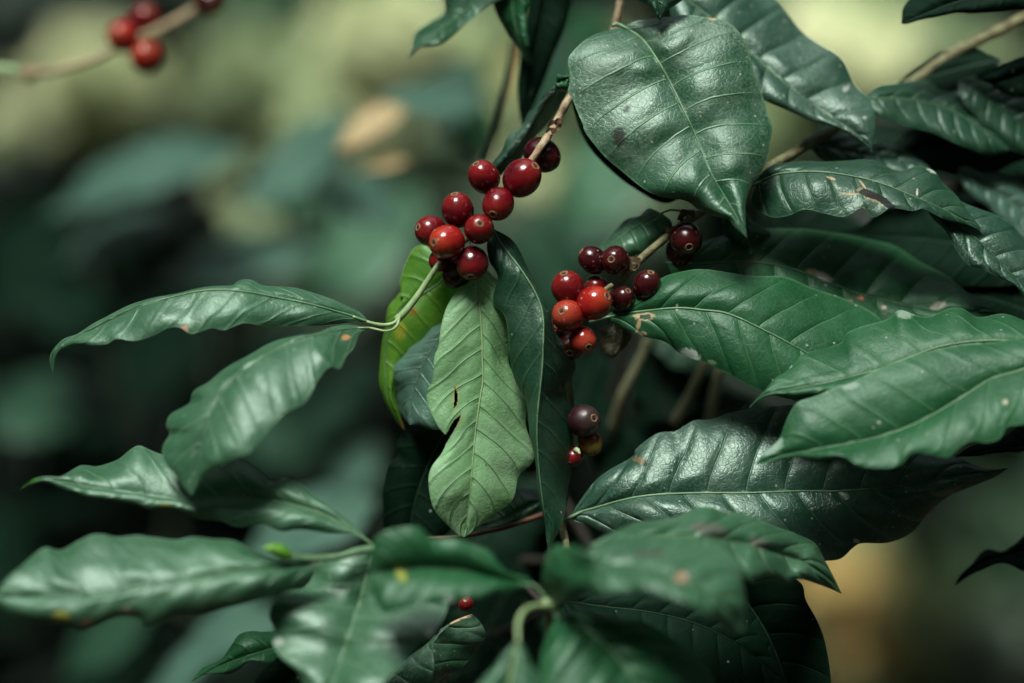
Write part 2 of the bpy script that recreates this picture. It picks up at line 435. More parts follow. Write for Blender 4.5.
# ================================================================== the branch with the main cherry cluster
A = thing('coffee_branch', 'tan coffee twig hanging in the centre with a sharp cluster of ripe red cherries', 'coffee branch', P(568, 100, 0), 'coffee branches')
tube('stem', P3([(640,-70,-4),(622,-5,-4),(614,30,-4.2),(596,62,-4),(570,97,-2.6),(553,128,-1.0),(540,148,-.2),(524,170,0),(500,205,-1.0),(470,236,-1.2),(452,252,-1.0),(441,262,-.6)]),
     [.0019,.0018,.0017,.0018,.0017,.0015,.0014,.0013], M_twig, A, 12, n=110, lump=.22)
tube('green_shoot', P3([(446,252,-.8),(438,265,.2),(428,280,.2),(416,298,.2),(404,313,.2),(396,320,.2)]), [.0011,.0012,.0013,.0015,.0017], M_stalk, A, 12)
# nodes with dry bracts
for (x, y, z, s) in ((553,128,-.9,1.0),(549,134,-.6,.7),(557,124,-.9,.6)):
    vs = []; fs = []
    c = P(x, y, z)
    for k in range(9):
        a = 2 * math.pi * k / 9; r = .0024 * s
        d = MW.to_3x3() @ Vector((math.cos(a), math.sin(a) * .7, .3 * math.sin(3 * a)))
        vs += [c + d * r * .75, c + d * r * (1.25 + .3 * (k % 2)) + MW.to_3x3() @ Vector((.001, .0012, .001))]
        q = (k + 1) % 9
        fs.append((2 * k, 2 * q, 2 * q + 1, 2 * k + 1))
    build('bract', vs, fs, M_scale, A)
for a in [('red',484,177,15,0,(477,166)),('red',522,178,18.5,.7,(534,168)),('red',498,204,16,1.0,(493.5,214)),('red',458,210,15.5,.3,(455,196)),
          ('red',479,229,14.5,1.1,(480,225)),('red',431,231,15,0,(419,228)),('bright',447,242,16.5,1.1,(435.5,243)),
          ('red',472,263,16,.7,(471,276)),('wine',458,272,15,-.5,(448,284)),('red',440,260,11,-.3,(436,268)),('wine',542,155,16.5,-1.3,(556,165))]:
    cherry(A, *a)
for (x0,y0,x1,y1) in ((505,195,484,190),(515,185,522,190),(478,222,470,215),(470,232,472,250)):
    tube('cherry_stalk', P3([(x0,y0,-.8),((x0+x1)/2,(y0+y1)/2,-.4),(x1,y1,-.2)]), .0008, M_stalk, A, 8)

# leaf hanging out to the left, arched, tip curled down
leaf(A, 'soft', [(368,322),(355,317),(335,311),(310,304),(280,298),(240,291),(200,291),(146,305),(96,328),(64,341),(53,354),(53,375)],
     [(360,312),(337,301),(317,295),(298,289),(284,287),(262,287),(251,282),(239,282),(231,287),(200,288),(172,294),(146,299),(117,309),(96,320),(78,334),(62,340),(50,356)],
     [(362,322),(345,323),(317,326),(288,326),(268,327),(245,323),(225,330),(212,328),(200,332),(191,334),(180,328),(168,328),(154,335),(135,341),(117,339),(107,344),(92,345),(74,344),(58,354)],
     zm=[0,1,1.5,1.2,.5,0], za=[-.4,-.8,-.8,-.5,-.2], zb=[0,.3,.9,1.1,.4], bulge=.2, nv=10, quilt=.07, ribw=2.6,
     pet=[(400,316,.3),(394,323,.5),(383,325,.5)], petmat=M_stalk, spots=[(185,329,5,3,.2,PINK)], label='long arched leaf reaching left, tip curled down')
leaf(A, 'soft', [(370,328),(345,329),(317,335),(290,344),(265,356),(243,371),(224,390),(211,415),(202,445),(192,495)],
     [(345,324),(317,330),(294,334),(274,340),(255,350),(235,361),(212,379),(197,386),(190,393),(188,403),(170,414),(166,426),(170,434),(164,447),(166,461),(176,474),(186,490)],
     [(360,334),(354,348),(345,357),(339,369),(329,367),(317,381),(309,397),(302,404),(286,412),(274,424),(259,440),(249,453),(235,457),(218,467),(206,474),(198,487)],
     zm=[.6,3.4,4.6,5,5], za=[-.3,-1.0,-1.6,-1.0], zb=[.4,1.2,1.4,1.0], bulge=.3, nv=9, quilt=.10, ribw=1.8,
     pet=[(400,316,.6),(396,327,.9),(386,331,.8)], petmat=M_stalk, spots=[(346,337,5,3,-.2,(.5,.28,.12))], label='broad pale leaf drooping left beneath the arched one')
# hanging pale leaf with two slits
leaf(A, 'pale', [(477,262),(478,279),(480,308),(482,339),(482.5,363),(483,380),(480,399),(476,428),(473,458),(470,493),(467,516),(464,537)],
     [(470,276),(460,287),(448,304),(442,324),(438,347),(434,357),(433,377),(426,393),(429,409),(438,426),(446,438),(442,452),(432,468),(429,482),(433,505),(444,521),(457,534)],
     [(489,272),(500,285),(505,300),(507,318),(509,347),(509,364),(515,380),(526,403),(526,428),(535,454),(531,466),(518,478),(511,503),(482,522),(469,534)],
     zm=[-.5,0,0,.2,.6,.2], za=[-.2,.5,.4,.3], zb=[-.2,-1.0,-1.3,-.6], bulge=.22, nv=11, quilt=.09, ribw=2.2, k=.17, NT=260, NU=48,
     holes=[[(455,386),(457,391),(458.5,397),(457,405),(455,408),(453.5,407),(454.5,400)],[(461.5,414),(459.5,420),(455,429),(450,437),(446,443),(440,440),(446,434),(451,425),(455,419)]],
     spots=[(456,397,4,13,.1,(.30,.36,.14)),(457,422,4,9,.5,(.26,.32,.12)),(472,480,1.6,1.2,0,(.1,.16,.07)),(486,465,1.5,1.2,0,(.1,.16,.07)),(468,402,1.2,1.2,0,(.1,.16,.07))],
     label='pale green hanging leaf with two slits')
# dark leaf folded beside it
leaf(A, 'dark', [(492,228),(503,246),(522,271),(536,294),(543,316),(543,347),(542,370),(538,409),(537,438),(540,480),(545,520),(548,556)],
     [(487,242),(489,262),(497,277),(493,302),(504,316),(509,340),(510,364),(515,382),(526,403),(527,428),(534,452),(537,475),(541,497),(545,527),(547,543)],
     [(512,240),(526,262),(541,288),(552,312),(557,332),(568,350),(577,366),(571,384),(567,394),(573,410),(574,441),(571,478),(566,511),(557,535),(551,548)],
     zm=[0,.6,1.2,1.4,1.2,.8], za=[0,-.6,-1.3,-.8,0], zb=[0,-1.5,-3.2,-2.6,0], bulge=.18, nv=11, quilt=.06, ribw=2.3, rib=M_rib,
     spots=[(569,386,4,5,0,(.2,.28,.2))], label='dark green hanging leaf folded along its midrib')
leaf(A, 'yell', [(452,262),(440,282),(415,299),(396,316),(386,345),(386,375),(390,402),(405,431)],
     [(440,252),(419,246),(406,263),(400,283),(403,289),(397,298),(388,308),(385,328),(381,355),(380,380),(386,401),(396,420)],
     [(466,276),(464,295),(454,316),(438,334),(420,352),(406,364),(397,380),(395,395),(400,412)],
     zm=[-1.8,-2.2,-2.6,-2.6], za=-.4, zb=[-.3,-.2,.1], nv=9, ribw=2.0, ripple=.03, spots=[(411,311,7,5,.4,(.22,.12,.02)),(401,331,6,9,.3,(.28,.30,.03)),(403,424,4,6,0,(.25,.15,.04))], label='yellow-green leaf behind the cherries')
leaf(A, 'gray', [(452,318),(434,345),(420,372),(412,400),(410,425)],
     [(438,326),(425,333),(405,350),(392,362),(388,371),(393,388),(397,405),(404,418)],
     [(458,340),(455,370),(450,400),(444,425),(436,430),(420,426)],
     zm=-1.5, za=[-.9,-1.5], zb=[.3,.5], nv=7, ribw=1.3, quilt=.1)
# big dusty leaf at the top
leaf(A, 'dusty', [(624,27),(642,39),(658,61),(673,88),(685,113),(695,134),(708,167),(716,182),(726,198),(740,222),(747,238)],
     [(611,29),(589,37),(572,51),(567,60),(569,75),(568,90),(573,100),(577,110),(583,124),(586,133),(599,149),(617,167),(638,184),(662,196),(685,204),(697,212),(712,214),(728,216),(737,229)],
     [(632,21),(646,18),(677,15),(706,16),(727,21),(742,35),(750,51),(756,78),(762,95),(768,112),(773,130),(764,160),(751,188),(745,205),(745,222)],
     zm=[-2,-.7,.1,.9,1.8], za=[-.1,-.2,-.4,-.2], zb=[-.2,-.7,-.9,-.3], bulge=.35, nv=9, quilt=.15, ripple=.14, ribw=2.8, k=.17, NT=200, NU=36,
     pet=[(612,26,-2.2),(617,24,-2.2)], spots=[(619,137,6.5,10,-.1,BLK),(627,109,3,5,.5,BLK),(630,159,2,3,.3,(.05,.06,.05)),(713,17,5,3,0,TAN)],
     label='large dusty leaf with black blotches')
leaf(A, 'deep', [(620,34),(632,60),(645,95),(660,130),(675,160),(690,190)],
     [(590,50),(575,80),(572,98),(578,125),(590,148),(610,170),(635,189),(665,203)],
     [(650,50),(690,80),(710,120),(715,160),(705,185)], zm=-3.2, za=.1, zb=0, nv=8, ripple=.02, ribw=1.2)
leaf(A, 'blue', [(672,-12),(700,10),(727,32),(753,55),(784,82),(809,102),(848,128),(866,143),(872,153)],
     [(700,-22),(740,-18),(774,0),(787,13),(802,29),(821,45),(841,61),(856,84),(869,98),(874,114),(874,135)],
     [(672,20),(700,55),(740,82),(766,101),(794,113),(817,123),(841,131),(858,140),(868,148)],
     zm=[-4.4,-4,-3.2,-2.4], za=[-.6,-1.6,-1.3,0], zb=[0,.6,.5,0], bulge=.3, nv=8, quilt=.20, ribw=2.0, k=.10, rib=M_rib,
     spots=[(846,88,5,2.5,-.8,(.32,.36,.32)),(864,118,3,2,0,(.3,.34,.3)),(825,102,2,1.5,0,(.3,.34,.3))], label='glossy dark leaf with raised quilting, top right of the dusty one')
leaf(A, 'dark', [(650,-60),(652,-30),(658,0),(660,21)], [(636,-40),(632,-10),(650,10)], [(672,-40),(684,-8),(668,10)], zm=-.6, za=-.2, zb=-.2, nv=5, ribw=1)
leaf(A, 'blue', [(566,80),(552,96),(538,112),(524,136),(508,158),(492,176)],
     [(556,84),(536,106),(518,128),(504,148),(492,166)], [(568,92),(556,112),(540,134),(524,158),(505,175)],
     zm=[-2.2,-3,-3.5], za=[.3,-.6,0], zb=[-.6,-2.2,-.5], nv=7, ribw=1.2, bulge=.1)
leaf(A, 'mid', [(569,78),(562,80),(555,84)], [(566,74),(558,75)], [(566,90),(558,89)], zm=-1, nv=3, ribw=.8, NT=30, NU=8, ripple=.02)

# ================================================================== the second cherry branch, from the upper right
Bb = thing('coffee_branch', 'olive-barked branch from the upper right bearing dark wine and orange cherries', 'coffee branch', P(690, 220, -1), 'coffee branches')
tube('stem', P3([(1120,-25,-9),(1030,16,-8),(960,50,-7.5),(915,80,-7),(870,108,-6),(832,131,-5),(795,152,-4),(765,170,-3.5),(725,197,-2.5),(690,219,-1.4),(665,238,-1),(640,260,-.8),(618,283,-.9),(600,300,-1),(580,318,-1.4)]),
     [.0032,.0030,.0027,.0024,.0021,.0019,.0017,.0014], M_twigg, Bb, 12, n=150, lump=.22)
for (x, y, z, s) in ((688,219,-1,1.15),(634,266,-.5,1.1),(628,270,-.4,.8),(672,232,-.7,.6)):
    vs = []; fs = []; c = P(x, y, z)
    for k in range(9):
        a = 2 * math.pi * k / 9; r = .0026 * s
        d = MW.to_3x3() @ Vector((math.cos(a), math.sin(a) * .8, .3 * math.sin(3 * a)))
        vs += [c + d * r * .7, c + d * r * (1.2 + .35 * (k % 2)) + MW.to_3x3() @ Vector((-.0006, .0012, .001))]
        q = (k + 1) % 9; fs.append((2 * k, 2 * q, 2 * q + 1, 2 * k + 1))
    build('bract', vs, fs, M_scale, Bb)
for a in [('red',568,288,16,.3,(564,274.5)),('bright',594,303,16.5,.7,(606,297)),('orange',568,316,15.5,.7,(562,312)),('orange',583,340,13.5,.3,(588,346.5)),
          ('wine',593,260,13.5,-.8,(582,252)),('wine',615,260,14.5,-.4,(611,260)),('wine',647,285,13.5,-.3,(650,274)),('wine',622,299,12,-.5,(627,292)),
          ('red',597,288,12,-1.2,(590,280)),('wine',686,239,16,-.8,(688,247)),('wine',680,250,14,-1.8,(680,262)),('wine',573,345,14,-1.6,(570,352)),('wine',560,328,11,-1.8,None)]:
    cherry(Bb, *a)
tube('cherry_stalk', P3([(612,285,.2),(605,290,.4),(599,295,.5)]), .0011, M_twigg, Bb, 9)
leaf(Bb, 'mid', [(604,318),(622,314),(645,311),(678,308),(702,310),(729,314),(768,332),(800,349),(835,368),(870,385),(905,404)],
     [(611,312),(618,308),(635,297),(651,288),(668,276),(690,271),(707,271),(741,274),(766,275),(787,277),(810,286),(840,297),(870,311),(890,330),(902,365)],
     [(614,323),(625,328),(645,336),(664,342),(678,353),(694,359),(707,363),(721,371),(750,385),(775,396),(800,402),(840,410),(880,412)],
     zm=[-.8,.3,.8,.8,.4], za=[-.3,-1.0,-2.4,-1.8], zb=[.1,.1,.0,.2], bulge=.3, nv=9, quilt=.12, ribw=2.6, k=.15, NT=240, NU=40,
     pet=[(590,322,-1.4),(597,320,-1)], holes=[[(640,315.5),(650,314.5),(652,318),(646,320),(640,319)]],
     spots=[(645,317,11,4,0,TAN),(639,325,2.2,7,.3,TAN),(644,333,4,2,.3,TAN),(690,354,11,5.5,.35,(.36,.46,.38)),(712,362,5,2.5,.5,(.16,.26,.14)),(677,307,1.2,4,.1,WHT)],
     label='broad green leaf with a small hole near its stalk')
leaf(Bb, 'mid', [(664,262),(690,264),(720,262),(755,262),(790,268),(830,283),(870,297),(930,309),(1002,315)],
     [(680,252),(715,238),(745,232),(790,228),(840,232),(890,245),(930,268),(970,294)],
     [(680,280),(720,300),(780,330),(840,345),(900,340),(960,325)],
     zm=[-1.6,-2.4,-2.6,-2.2], za=[-.5,-1.5,-2,-.5], zb=[0,.3,.4,0], bulge=.25, nv=9, quilt=.16, ribw=1.8, k=.12,
     spots=[(824,277,8,4.5,.3,(.55,.56,.5)),(815,272,9,3,.2,TAN),(861,298,4,2.5,0,(.5,.22,.14)),(850,301,3,2,0,(.45,.25,.15)),(884,308,3.5,2,0,(.6,.5,.4)),(938,306,9,4,-.3,(.4,.42,.34)),(748,262,14,4,-.4,(.10,.11,.06))],
     label='glossy leaf with scattered white droppings')
leaf(Bb, 'dark', [(756,184),(770,177),(784,173),(823,172),(870,180),(906,193),(945,210),(983,231)],
     [(768,168),(787,162),(823,160),(851,162),(876,161),(901,171),(917,166),(934,170),(945,184),(962,203)],
     [(752,203),(768,216),(784,216),(804,209),(823,213),(845,217),(862,207),(873,216),(890,207),(912,211),(923,209),(940,217),(962,224)],
     zm=[-1.5,-.6,-.2,-.6], za=[-.5,-1.6,-1.4,-.3], zb=[.2,.8,.9,.3], bulge=.15, nv=9, quilt=.05, ribw=2.2, NT=260, NU=44, rib=M_rib,
     pet=[(722,200,-2.4),(738,190,-2)], holes=[[(858,193),(864,190),(870,191.5),(884,198),(896,206),(893,209),(886,207),(876,200),(866,197)]],
     spots=[(876,199,21,3.2,.45,(.30,.22,.12)),(863,186,1.2,6,-.6,TAN),(850,195,10,1.2,0,TAN),(831,179,5,1.6,.4,TAN),(917,193,1.2,4,.1,WHT),(862,209,4,2.5,0,(.25,.2,.12)),(933,170,6,3,.3,(.35,.42,.36))],
     label='leaf with a ragged brown tear')
leaf(Bb, 'blue', [(926,208),(945,220),(976,239),(998,261),(1022,286),(1045,315),(1060,345)],
     [(945,196),(965,203),(990,214),(1010,226),(1028,243),(1050,270),(1062,310)],
     [(934,220),(951,239),(967,264),(984,269),(1001,281),(1022,292),(1040,325)],
     zm=[-1.2,-.6,-.6], za=[-.4,-1.2,-.6], zb=[.2,.4,.2], nv=8, ribw=2.4, quilt=.08)
leaf(Bb, 'soft', [(662,213),(645,221),(625,234),(605,250),(590,266)],
     [(650,210),(632,218),(612,232),(598,247)], [(672,225),(660,240),(640,254),(612,266)],
     zm=[-1.2,-2,-2.6], za=-1.6, zb=.4, nv=7, ribw=1.6, pet=[(688,217,-1.2),(680,211,-1.2),(670,210,-1.2)], petmat=M_rib)
leaf(Bb, 'mid', [(728,210),(740,226),(748,236),(752,250)], [(722,222),(730,240)], [(745,212),(770,235),(762,248)], zm=-2.6, za=0, zb=-.8, nv=5, ribw=1, NT=50, NU=10)
leaf(Bb, 'brown', [(612,318),(618,330),(617,345),(610,358)], [(604,326),(600,340),(603,352)], [(628,322),(632,336),(622,352)], zm=-2, za=-.6, zb=-.3, nv=4, ribw=1, NT=50, NU=12)

# ================================================================== right-hand branch: two overlapping front leaves
Eb = thing('coffee_branch', 'coffee branch entering from the right edge with two overlapping soft green leaves in front', 'coffee branch', P(1110, 360, 2), 'coffee branches')
tube('stem', P3([(1150,420,-2),(1110,360,2),(1095,345,1.6),(1075,250,-2)]), .0022, M_twigg, Eb, 12, lump=.2)
leaf(Eb, 'mid', [(1096,352),(1060,343),(1024,341),(978,341),(943,346),(915,355),(876,370),(825,383),(785,390),(763,395),(749,408)],
     [(1075,335),(1045,328),(1024,322),(1002,315),(978,316),(963,308),(948,309),(934,317),(921,318),(900,310),(886,320),(849,331),(838,343),(801,354),(788,370),(774,378),(762,392)],
     [(1070,370),(1040,385),(1000,395),(950,400),(900,405),(865,400),(830,396),(798,398),(780,396),(763,399)],
     zm=[2.2,2.0,2.0,2.2,2.0], za=[-.6,-1.8,-1.8,-.6], zb=[0,.1,.1,0], bulge=.3, nv=9, quilt=.07, ribw=2.6, NT=170, NU=28,
     spots=[(789,366,3,2,0,WHT),(905,314,9,5,0,(.20,.30,.22))])
leaf(Eb, 'mid', [(1100,340),(1065,352),(1024,369),(991,379),(964,396),(921,421),(878,437),(817,449),(780,456),(755,465)],
     [(1070,338),(1024,338),(1000,341),(960,346),(920,354),(884,367),(852,384),(835,388),(815,396),(798,402),(790,412),(783,426),(777,440),(763,454)],
     [(1075,375),(1050,410),(1024,424),(1007,427),(999,439),(986,443),(976,441),(964,444),(948,457),(935,455),(913,453),(901,464),(889,468),(872,468),(857,465),(846,458),(836,456),(815,458),(798,456),(775,461)],
     zm=[2.6,3.2,3.6,3.6,3.2], za=[-.6,-1.0,-.8,-.4], zb=[.5,1.4,1.4,.3], bulge=.3, nv=9, quilt=.10, ribw=2.4, NT=170, NU=28,
     spots=[(1005,403,3,3,0,(.4,.42,.3)),(879,422,2.5,2,0,(.3,.4,.3)),(851,387,9,4,-.2,(.22,.32,.25)),(772,447,13,7,-.6,(.22,.34,.26))])
leaf(Eb, 'deep', [(1080,425),(1050,438),(1015,448),(985,452),(955,457)], [(1060,415),(1030,420),(1000,436),(970,448)], [(1060,440),(1024,450),(1000,451),(980,455)], zm=-.5, za=-.5, zb=.2, nv=6, ribw=1)
leaf(Eb, 'deep', [(1080,520),(1050,540),(1024,552),(1000,556),(976,566),(954,586)], [(1060,505),(1030,530),(1012,546),(1003,552),(988,550),(972,560),(960,574)], [(1060,560),(1030,572),(1005,565),(988,570),(968,578)], zm=-3.5, za=-.5, zb=.5, nv=6, ribw=1.2)

# ================================================================== erect shoot in the middle below
Cb = thing('coffee_shoot', 'upright green coffee shoot at the bottom centre with leaves spreading to both sides', 'coffee shoot', P(552, 700, -2), 'coffee branches')
tube('stem', P3([(556,1300,-16),(556,900,-4),(552,740,-1.5),(550,660,2),(549,620,6),(546,606,7.5),(552,592,7),(566,570,4),(566,545,0),(562,520,-2),(566,480,-2.5),(572,430,-2.5),(566,360,-2.6),(560,330,-2.4)]), [.0042,.0035,.0028,.0024,.0019,.0018,.0018,.0017,.0016], M_twigg, Cb, 12, n=130, lump=.18)
tube('node', P3([(543,600,8),(550,604,8),(556,612,7.6)]), [.0012,.0021,.0014], M_stalk, Cb, 12, lump=.25)
tube('twig', P3([(424,539,-2),(455,537,-1.6),(480,533,-1.6),(505,527,-1.8),(530,519,-2),(555,510,-2.4)]), [.0009,.0011,.0012,.0015], M_brown, Cb, 9, lump=.4)
for a in [('purple',584,421,15.5,-.8,(593,418)),('olive',590,442,12.5,-1.4,(594,452)),('red',574,456,9,-1.4,(570,462))]: cherry(Cb, *a)
tube('dry_flower', P3([(574,452,-.6),(577,450,-.3),(580,454,-.1)]), [.0006,.0013,.0005], M_ribp, Cb, 8)
cherry(Cb, 'red', 466, 604, 7.5, -1.2, (466, 599))
leaf(Cb, 'blue', [(571,517),(583,511),(595,508),(623,500),(654,495),(701,493),(745,493),(800,491),(837,491),(899,486),(947,477),(983,472),(1009,468)],
     [(576,507),(583,497),(597,480),(614,467),(633,456),(637,449),(658,435),(675,432),(685,425),(695,419),(710,418),(735,411),(765,406),(800,405),(850,415),(900,435),(930,448),(957,459),(971,466),(988,470)],
     [(576,522),(586,524),(600,531),(616,535),(642,532),(665,538),(700,545),(740,552),(780,556),(805,562),(825,561),(840,558),(851,547),(861,542),(887,543),(906,537),(918,527),(930,511),(952,495),(976,484),(995,477)],
     zm=[-1.2,-.2,0,-.3,-1.0,-1.2], za=[-.4,-1.4,-1.8,-1.2,-.3], zb=[.3,.6,.4,-.6,-.3], bulge=.4, nv=11, quilt=.17, ribw=2.9, k=.13, NT=220, NU=34, rib=M_rib,
     pet=[(560,524,-2.2),(566,520,-1.7)], spots=[(640,461,7,3,.2,(.16,.11,.06)),(645,464,3,2.5,0,(.02,.015,.01)),(855,540,4,2,0,WHT),(634,526,5,3,0,(.2,.28,.24))],
     label='long glossy leaf pointing right with a crumb of debris')
leaf(Cb, 'mid', [(534,585),(516,582),(482,574),(450,569),(420,568),(395,570),(370,574)],
     [(527,577),(505,567),(482,550),(468,543),(455,539),(431,538),(423,531),(415,527),(400,528),(388,530),(377,537),(371,553)],
     [(526,587),(516,588),(500,593),(495,591),(482,596),(470,597),(460,600),(449,602),(435,604),(415,606),(398,610),(383,613),(373,600)],
     zm=[7.4,7.6,7.8,8,8], za=[-.2,.2,.3,.1], zb=[.3,1.2,1.3,.5], bulge=.3, nv=8, quilt=.08, ribw=1.8, pet=[(548,603,7.6),(541,592,7.5)],
     spots=[(401,575,5,9,-.5,YEL),(449,600,5,4,0,(.3,.4,.34))], label='green leaf with a yellow fleck, pointing left')
leaf(Cb, 'soft', [(568,570),(590,566),(620,564),(660,570),(695,583),(722,603),(744,632)],
     [(575,558),(590,547),(613,541),(645,536),(680,538),(712,545),(734,562),(741,582),(744,605)],
     [(576,582),(590,591),(605,593),(622,592),(640,589),(665,596),(688,603),(708,615),(730,632)],
     zm=[8,9.5,10.5,10.5,9.5], za=[-.5,-2.6,-2.6,-.6], zb=[.6,1.6,1.6,.3], bulge=.4, nv=8, quilt=.14, ribw=1.8, pet=[(552,604,7.6),(558,590,8)],
     spots=[(681,578,7,6,0,PINK),(650,553,16,3,-.1,(.06,.07,.05)),(690,536,4,2.5,0,(.4,.25,.12))], label='blurred near leaf with a pink fleck')
leaf(Cb, 'soft', [(590,545),(630,538),(680,536),(740,543),(790,557),(822,573),(842,594)],
     [(613,532),(640,522),(664,517),(690,510),(709,508),(722,513),(738,514),(760,522),(786,528),(802,536),(816,544),(822,556),(828,569)],
     [(620,555),(670,572),(720,580),(740,578),(753,582),(770,579),(786,584),(792,578),(802,577),(815,582),(830,588)],
     zm=[7,6.5,6,4.5,2.5,1], za=[-.5,-2.0,-1.6,-.4], zb=[.5,1.2,1.0,.2], bulge=.4, nv=9, quilt=.18, ribw=1.8,
     spots=[(708,530,18,7,.2,(.09,.10,.08)),(760,545,12,5,.3,(.10,.11,.09))], label='grey-green leaf with a hooked tip over the yellow glow')
leaf(Cb, 'mid', [(556,604),(562,585),(570,565),(577,545)], [(545,590),(544,568),(556,548)], [(575,600),(592,580),(592,558)], zm=[9,11,11], za=-2.5, zb=1.5, nv=5, ribw=1.2, NT=60, NU=14, ripple=.01)
leaf(Cb, 'soft', [(518,640),(514,660),(508,690),(500,730),(494,770)], [(510,648),(496,662),(482,680),(470,705),(474,745)], [(524,645),(532,660),(545,685),(548,715),(525,750)],
     zm=[10.5,11,11.5], za=[0,.6], zb=[-.2,-.4], nv=7, ribw=3.4, rib=M_stalk, pet=[(549,607,7.8),(535,606,8.6),(523,612,9.6),(518,624,10.2)], petmat=M_stalk)
leaf(Cb, 'mid', [(556,616),(575,622),(598,638),(620,662),(640,695),(650,740)], [(585,612),(625,618),(665,632),(695,655),(715,690),(700,730)], [(548,632),(540,655),(541,690),(560,735),(610,760)],
     zm=[8,9,9.5,9], za=[-.5,-2.2,-2], zb=[.5,1.6,1.2], bulge=.5, nv=7, quilt=.22, ribw=2.4, pet=[(551,606,7.6)])
leaf(Cb, 'deep', [(562,600),(600,606),(650,612),(700,625),(745,650),(790,690)], [(580,585),(630,575),(690,580),(740,600),(775,640)], [(572,620),(610,645),(660,680),(720,700),(770,705)],
     zm=[-1,-.5,-.5,-1], za=-1.2, zb=.6, nv=9, quilt=.12, ribw=1.0, rib=M_stemf)
leaf(Cb, 'deep', [(690,560),(735,590),(765,630),(785,680),(798,740)], [(730,555),(770,566),(800,582),(806,600),(818,622),(826,646),(831,685),(825,715)], [(690,590),(705,640),(725,690),(765,730)],
     zm=[-1.5,-1.2,-1.4], za=[.5,1.5,1.0], zb=[-.4,-1.2], nv=7, ribw=1, ripple=.03)
leaf(Cb, 'pale', [(760,690),(752,675),(743,664)], [(772,690),(768,678),(756,668)], [(744,690),(741,678)], zm=-3, nv=3, ribw=1, NT=40, NU=8, ripple=.01)
leaf(Cb, 'deep', [(452,420),(436,448),(422,480),(412,515),(408,560)],
     [(432,426),(404,432),(396,444),(397,456),(387,466),(383,492),(385,510),(386,530)], [(470,445),(470,480),(462,512),(440,540)], zm=-3, za=-.2, zb=-.2, nv=7, ribw=1, ripple=.02)
leaf(Cb, 'dark', [(548,500),(530,505),(505,518),(472,530)], [(535,488),(516,488),(495,500),(480,518)], [(538,512),(520,524),(495,530)], zm=-2.6, za=-.8, zb=.2, nv=6, ribw=1)

# ================================================================== low left branch
Db = thing('coffee_branch', 'low coffee branch on the left with a bright green bud and broad blurred leaves', 'coffee branch', P(372, 546, 4), 'coffee branches')
tube('stem', P3([(549,612,3),(520,584,2.4),(470,574,2.6),(430,566,3.4),(396,556,4.1)]), .0017, M_bark, Db, 10)
tube('stem', P3([(410,561,3.9),(400,557,4),(385,549,4.4),(360,551,5),(335,557,5.6),(305,558,6.2),(283,555,6.6)]), [.0022,.0020,.0018,.0016,.0014,.0013], M_rib, Db, 12, n=80, lump=.12)
tube('bud', P3([(292,557,6.4),(284,553,6.6),(273,549,6.8),(262,549,7)]), [.0012,.0026,.0030,.0022,.0004], M_bud, Db, 12, lump=.2)
leaf(Db, 'soft', [(369,542),(356,533),(341,524),(327,516),(298,506),(268,500),(235,497),(187,500),(146,495),(117,491),(78,485),(49,478),(35,481),(19,490)],
     [(356,526),(346,517),(330,502),(317,494),(300,482),(286,477),(272,481),(259,470),(239,460),(218,462),(190,460),(166,456),(152,451),(139,445),(128,450),(117,459),(98,467),(88,466),(78,466),(58,476),(37,477)],
     [(352,535),(327,533),(298,529),(282,530),(270,525),(259,522),(239,526),(220,520),(200,520),(182,513),(166,509),(148,511),(133,505),(109,501),(88,498),(66,488),(49,482),(34,483)],
     zm=[4.5,4.2,3.6,3.2,3.2,3], za=[-.5,-.8,-1.4,-1.6,-.1], zb=[.2,.4,.3,.4,.1], bulge=.3, nv=10, quilt=.10, ribw=2.0, pet=[(380,550,4.4),(375,548,4.4)],
     spots=[(166,507,7,3,0,YEL),(27,484,14,5,-.5,(.06,.20,.03)),(281,478,8,2,0,(.4,.48,.4))], label='narrow leaf with a thin curled green tip')
leaf(Db, 'soft', [(318,564),(290,566),(250,570),(195,578),(146,585),(117,592),(78,596),(40,597),(-6,597)],
     [(298,560),(274,558),(259,553),(249,547),(235,540),(220,537),(195,536),(176,540),(156,537),(137,534),(117,538),(103,536),(92,536),(78,542),(63,551),(54,551),(45,549),(33,557),(21,567),(5,580)],
     [(317,570),(302,584),(290,592),(278,597),(259,601),(229,606),(200,612),(176,614),(166,618),(148,627),(141,619),(121,617),(110,620),(96,626),(78,631),(70,628),(62,625),(39,623),(20,619),(4,609)],
     zm=[6,7,7.6,7.8,7.6], za=[-.5,-1.4,-2.2,-2.0,-.5], zb=[.1,.1,-.1,.1,.1], bulge=.35, nv=9, quilt=.18, ribw=1.8, NT=160, NU=28, pet=[(338,557,5.6),(328,560,5.8)],
     spots=[(61,617,9,6,0,(.42,.42,.08)),(88,624,9,4.5,0,PINK),(127,610,4,3,0,PINK)], label='broad blurred leaf with yellow and pink flecks on its margin')
leaf(Db, 'soft', [(372,548),(368,570),(360,600),(350,632),(338,668),(326,705),(320,740)],
     [(350,550),(330,556),(317,564),(311,575),(303,586),(284,594),(272,606),(269,618),(274,632),(272,643),(282,658),(297,674),(305,692),(308,715)],
     [(395,548),(415,570),(430,590),(447,600),(444,618),(432,637),(414,651),(398,668),(382,684),(350,720)],
     zm=[4,4.6,6,7.4,8.4], za=[-.4,-.5,-.5], zb=[0,.4,1.0,.6], bulge=.3, nv=8, quilt=.14, ribw=2.0, NT=150, NU=26,
     spots=[(278,641,6,5,0,(.34,.42,.36)),(430,634,6,5,0,(.34,.42,.36))], label='wide blurred leaf hanging down in front')
